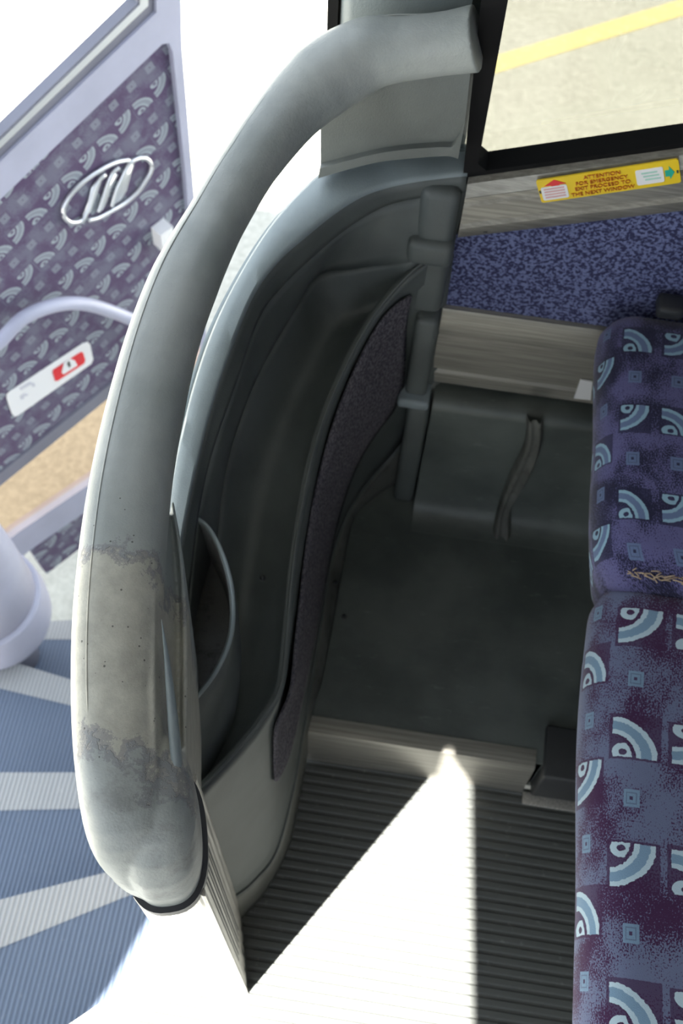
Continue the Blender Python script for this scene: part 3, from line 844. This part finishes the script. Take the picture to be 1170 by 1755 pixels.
# frayed seam threads
bm = bmesh.new()
for k in range(70):
    x = .272 + k * .0014 + random.uniform(-.002, .002); y = .566 + random.uniform(-.008, .008) ; z = .612 + random.uniform(-.003, .002)
    a = Vector((x, y, z)); c = a + Vector((random.uniform(.004, .012), random.uniform(-.005, .005), random.uniform(-.001, .003)))
    tube(bm, [a, (a + c) / 2 + Vector((0, 0, .001)), c], .0008, 5, 5)
link('frayed_seam', bm, 'tan', seat)
bm = bmesh.new(); box(bm, (.292, .905, .628), (.325, .935, .648), .006)
tag(link('armrest_bracket', bm, 'dark', None), 'small dark bracket on the blue carpet wall above the window seat', 'bracket')

# ================================================================== yellow notice on the sill
Ys = YW - .0125
not_ = thing('safety_notice', 'yellow emergency exit notice fixed to the aluminium window sill', 'sign', aty(1045, 312, Ys))
SA = aty(928, 348, Ys); SB = aty(1167, 313, Ys); SC = aty(1167, 276, Ys); SD = aty(926, 309, Ys)
ex = (SB - SA); sw = ex.length; ex.normalize(); ez = Vector((-ex.z, 0, ex.x)); sh = abs((SD - SA).dot(ez)); print('notice', sw, sh)
def S(u, v, d=0): return SA + ex * (u * sw) + ez * (v * sh) + Vector((0, -.0006 * d, 0))
def rrect(u0, v0, u1, v1, r=.03, asp=None):
    asp = sw / sh
    pts = []
    for cx_, cy_, a0 in ((u1 - r, v1 - r * asp, 0), (u0 + r, v1 - r * asp, 90), (u0 + r, v0 + r * asp, 180), (u1 - r, v0 + r * asp, 270)):
        for k in range(5):
            a = math.radians(a0 + k * 22.5); pts.append((cx_ + math.cos(a) * r, cy_ + math.sin(a) * r * asp))
    return pts
def flat(name, pts, d, mat, par=not_, th=.0008): 
    bm = bmesh.new(); prism(bm, [S(u, v, d) for u, v in pts], (0, th, 0)); return link(name, bm, mat, par, False)
flat('plate', rrect(0, 0, 1, 1, .018), 0, 'yellow', th=.002)
flat('red_panel', rrect(.02, .10, .21, .68, .015), 1, 'white')
flat('green_panel', rrect(.70, .16, .89, .80, .015), 1, 'white')
flat('red_arrow', [(.05, .72), (.10, .72), (.10, .68), (.16, .68), (.16, .72), (.21, .72), (.13, .94)], 1, 'red')
flat('green_arrow', [(.90, .36), (.93, .36), (.93, .22), (.965, .5), (.93, .78), (.93, .62), (.90, .62)], 1, 'green')
for v in (.56, .44, .32, .2): flat('faint_line', [(.04, v), (.19, v), (.19, v + .05), (.04, v + .05)], 2, 'faintred')
for k, v in enumerate((.62, .48, .34)): flat('faint_line', [(.74 + .01 * k, v), (.85 + .01 * k, v), (.85 + .01 * k, v + .05), (.74 + .01 * k, v + .05)], 2, 'faintgreen')
for u in (.012, .985): flat('rivet', rrect(u - .006, .45, u + .006, .56, .003), 2, 'ink')
def text(s, origin, xdir, ydir, size, mat, par, name='lettering', th=.0004):
    cu = bpy.data.curves.new('t', 'FONT'); cu.body = s; cu.size = size; cu.extrude = th; cu.align_x = 'CENTER'; cu.align_y = 'CENTER'
    cu.offset = 0
    to = bpy.data.objects.new('t', cu); C.objects.link(to); bpy.context.view_layer.update()
    me = bpy.data.meshes.new_from_object(to.evaluated_get(bpy.context.evaluated_depsgraph_get()))
    bpy.data.objects.remove(to)
    zd = xdir.cross(ydir).normalized()
    me.transform(Matrix.Translation(origin) @ Matrix((xdir, ydir, zd)).transposed().to_4x4())
    me.materials.clear(); me.materials.append(MAT[mat])
    o = bpy.data.objects.new(name, me); C.objects.link(o); o.parent = par; o.matrix_parent_inverse = Matrix.Translation(-Vector(par.location))
    return o
for s_, v, u in (('ATTENTION', .84, .47), ('FOR EMERGENCY', .62, .46), ('EXIT PROCEED TO', .40, .46), ('THE NEXT WINDOW', .17, .455)):
    o = text(s_, S(u, v, 1.5), ex, ez, sh * .21, 'orange', not_)

# ================================================================== DOOR (open, swung out)
D0 = at(78, 985, -.95); D1 = at(133, 943, -.95)
de = (D1 - D0); de.z = 0; de.normalize()
dn = Vector((de.y, -de.x, 0))                      # towards the camera
if dn.y > 0: dn = -dn
def onD(x, y, off=0):
    r = Vector(_ray(x, y)); o_ = Vector((0, 0, H)); q = D0 + dn * off
    t = (q - o_).dot(dn) / r.dot(dn); return o_ + r * t
door = thing('coach_door', 'open coach entrance door with patterned fabric panel and glazing', 'door', D0)
def dprism(name, px, mat, off=0, th=.02, uv=False, par=None):
    bm = bmesh.new(); prism(bm, [onD(x, y, off) for x, y in px], -dn * th)
    if uv:
        lay = bm.loops.layers.uv.verify()
        for f in bm.faces:
            for lp in f.loops:
                rel = lp.vert.co - D0; a, z_ = rel.dot(de), rel.z
                lp[lay].uv = (a * -.35 + z_ * .94, a * .94 + z_ * .35)
    return link(name, bm, mat, par or door, False)
dprism('glass', [(-60, 330), (-60, -200), (255, -200), (262, 8), (245, 30)], 'clear', -.012, .005)
dprism('glazing_seal', [(-60, 292), (236, 5), (240, -200), (268, -200), (268, 22), (-60, 335)], 'doordark', .006, .022)
dprism('glazing_bead', [(-60, 300), (240, 8), (244, -200), (254, -200), (254, 10), (-60, 312)], 'chrome', .008, .005)
dprism('upper_frame', [(-60, 335), (268, 22), (268, -200), (306, -200), (312, 80), (345, 480), (382, 900), (372, 900), (330, 460), (318, 300), (296, 88), (290, 74), (278, 76), (-60, 400)], 'dooralu', .012, .03)
f1 = dprism('fabric_panel', [(-60, 400), (278, 76), (290, 74), (296, 88), (318, 300), (330, 460), (342, 535), (190, 656), (-60, 860)], 'door_f', 0, .02, True)
f1['label'] = 'upper patterned fabric panel'
dprism('middle_strip', [(-60, 860), (345, 533), (347, 552), (-60, 882)], 'doordark', .006, .024)
dprism('lower_glass', [(-60, 882), (347, 552), (360, 680), (150, 832), (32, 912), (-30, 940)], 'amber', -.006, .005)
dprism('lower_frame', [(-20, 952), (32, 912), (150, 832), (360, 690), (364, 730), (140, 882), (50, 944), (20, 970)], 'dooralu', .010, .03)
f2 = dprism('fabric_panel', [(52, 944), (140, 882), (364, 730), (370, 800), (133, 943), (80, 984)], 'door_f', 0, .02, True); f2['label'] = 'lower patterned fabric panel'
# grab rail
pts = [onD(x, y, .05) for x, y in ((-60, 650), (-20, 600), (0, 585), (40, 545), (90, 524), (135, 520), (180, 530), (240, 555), (290, 590))]
pts = [onD(-70, 670, 0)] + pts + [onD(318, 615, 0)]
bm = bmesh.new(); tube(bm, pts, .0135, 70, 16); link('grab_rail', bm, 'dooralu', door)
# latch
bm = bmesh.new(); c = onD(286, 408, .03); prism(bm, [onD(275, 404, .03), onD(296, 388, .03), onD(300, 420, .03), onD(279, 432, .03)], -dn * .03); link('latch', bm, 'white', door, False)
# emblem: two-part oval with slanted bars
emb = []
def etube(px, r, name='emblem_bar', n=40, mat='chrome'):
    bm = bmesh.new(); tube(bm, [onD(x, y, .006) for x, y in px], r, n, 8); return bm
bm = bmesh.new()
def Epx(zx, zy): return (80 + zx * 220 / 1170, 240 + zy * 180 / 957)
segA = [(750, 180), (640, 200), (520, 255), (380, 345), (270, 440), (190, 540), (150, 630), (160, 700), (210, 745), (280, 748), (330, 725), (350, 690), (395, 600), (420, 520), (450, 420), (490, 350), (535, 315)]
segB = [(385, 730), (480, 705), (600, 640), (720, 570), (830, 470), (900, 370), (950, 280), (945, 205), (900, 165), (840, 165), (770, 200), (720, 270), (690, 340), (650, 420), (620, 500), (590, 605)]
segC = [(655, 250), (600, 300), (560, 390), (530, 480), (500, 570), (470, 650)]
for sg in (segA, segB, segC): tube(bm, [onD(*Epx(*q), .006) for q in sg], .0042, 70, 8, flat=1)
for q in ([(330, 690), (385, 560), (410, 440), (480, 345), (500, 370), (450, 520), (400, 650), (355, 710)],
          [(470, 650), (520, 500), (560, 380), (620, 300), (650, 320), (590, 430), (550, 560), (510, 640)],
          [(600, 600), (650, 440), (700, 290), (770, 200), (790, 230), (760, 340), (730, 460), (680, 540)]):
    prism(bm, [onD(*Epx(*t_), .005) for t_ in q], -dn * .004)
e_ = link('emblem', bm, 'chrome', door); e_['label'] = 'chrome oval emblem with slanted bars'
# door sticker
def Kpx(zx, zy): return (zx * 200 / 1170, 570 + zy * 160 / 936)
def dflat(name, q, mat, off, th=.0015, par=door): return dprism(name, [Kpx(*p) for p in q], mat, off, th, False, par)
stk = dflat('sticker', [(70, 620), (100, 590), (830, 110), (880, 95), (905, 120), (935, 270), (915, 315), (190, 825), (150, 845), (120, 815), (68, 660)], 'white', .003)
stk['label'] = 'white warning sticker with a red panel'
def sub(o): 
    mw = o.copy; return o
def dsub(name, q, mat, off):
    o = dflat(name, q, mat, off, .001, door); o.parent = stk; o.matrix_parent_inverse = Matrix.Identity(4); return o
dsub('red_panel', [(535, 375), (815, 195), (835, 205), (855, 275), (845, 310), (580, 485), (555, 485), (530, 400)], 'red', .0045)
dsub('triangle', [(640, 310), (700, 262), (750, 280), (778, 330), (640, 418), (622, 405)], 'white', .006)
dsub('figure', [(683, 295), (697, 288), (702, 315), (712, 325), (700, 350), (690, 352), (690, 325), (678, 330)], 'ink', .0075)
dsub('faint_print', [(205, 640), (250, 612), (285, 615), (278, 632), (245, 640), (240, 665), (210, 670)], 'faint', .0045)
dsub('faint_print', [(200, 560), (300, 495), (350, 510), (352, 540), (330, 545), (310, 520), (210, 580)], 'faint', .0045)

# big moulded column on the far left
col = thing('door_column', 'pale moulded column with a thick collar at the foot of the door', 'column', at(15, 1040, -.6))
bm = bmesh.new(); bc = at(-12, 1055, -.55)
rws = []
for z_, r in ((-.585, .03), (-.59, .095), (-.575, .118), (-.55, .126), (-.50, .128), (-.45, .122), (-.445, .113)):
    rws.append([Vector((bc.x + math.cos(a) * r, bc.y + math.sin(a) * r, z_)) for a in [2 * math.pi * k / 40 for k in range(40)]])
V = grid(bm, rws, True); bm.faces.new(V[0]); bm.faces.new(V[-1][::-1]); autosmooth(link('collar', bm, 'dooralu', col), 50)
rws = []
for z_, r, dx in ((-.45, .112, 0), (-.30, .106, 0), (0, .095, -.02), (.3, .085, -.06), (.7, .07, -.12)):
    rws.append([Vector((bc.x + dx + math.cos(a) * r, bc.y + math.sin(a) * r, z_)) for a in [2 * math.pi * k / 40 for k in range(40)]])
bm = bmesh.new(); V = grid(bm, rws, True); bm.faces.new(V[0]); bm.faces.new(V[-1][::-1]); link('shaft', bm, 'dooralu', col)
bm = bmesh.new()
V = grid(bm, [[Vector((bc.x + math.cos(a) * r, bc.y + math.sin(a) * r, z_)) for a in [2 * math.pi * k / 30 for k in range(30)]] for z_, r in ((-.80, .05), (-.58, .05))], True)
bm.faces.new(V[0]); link('stem', bm, 'doordark', col)
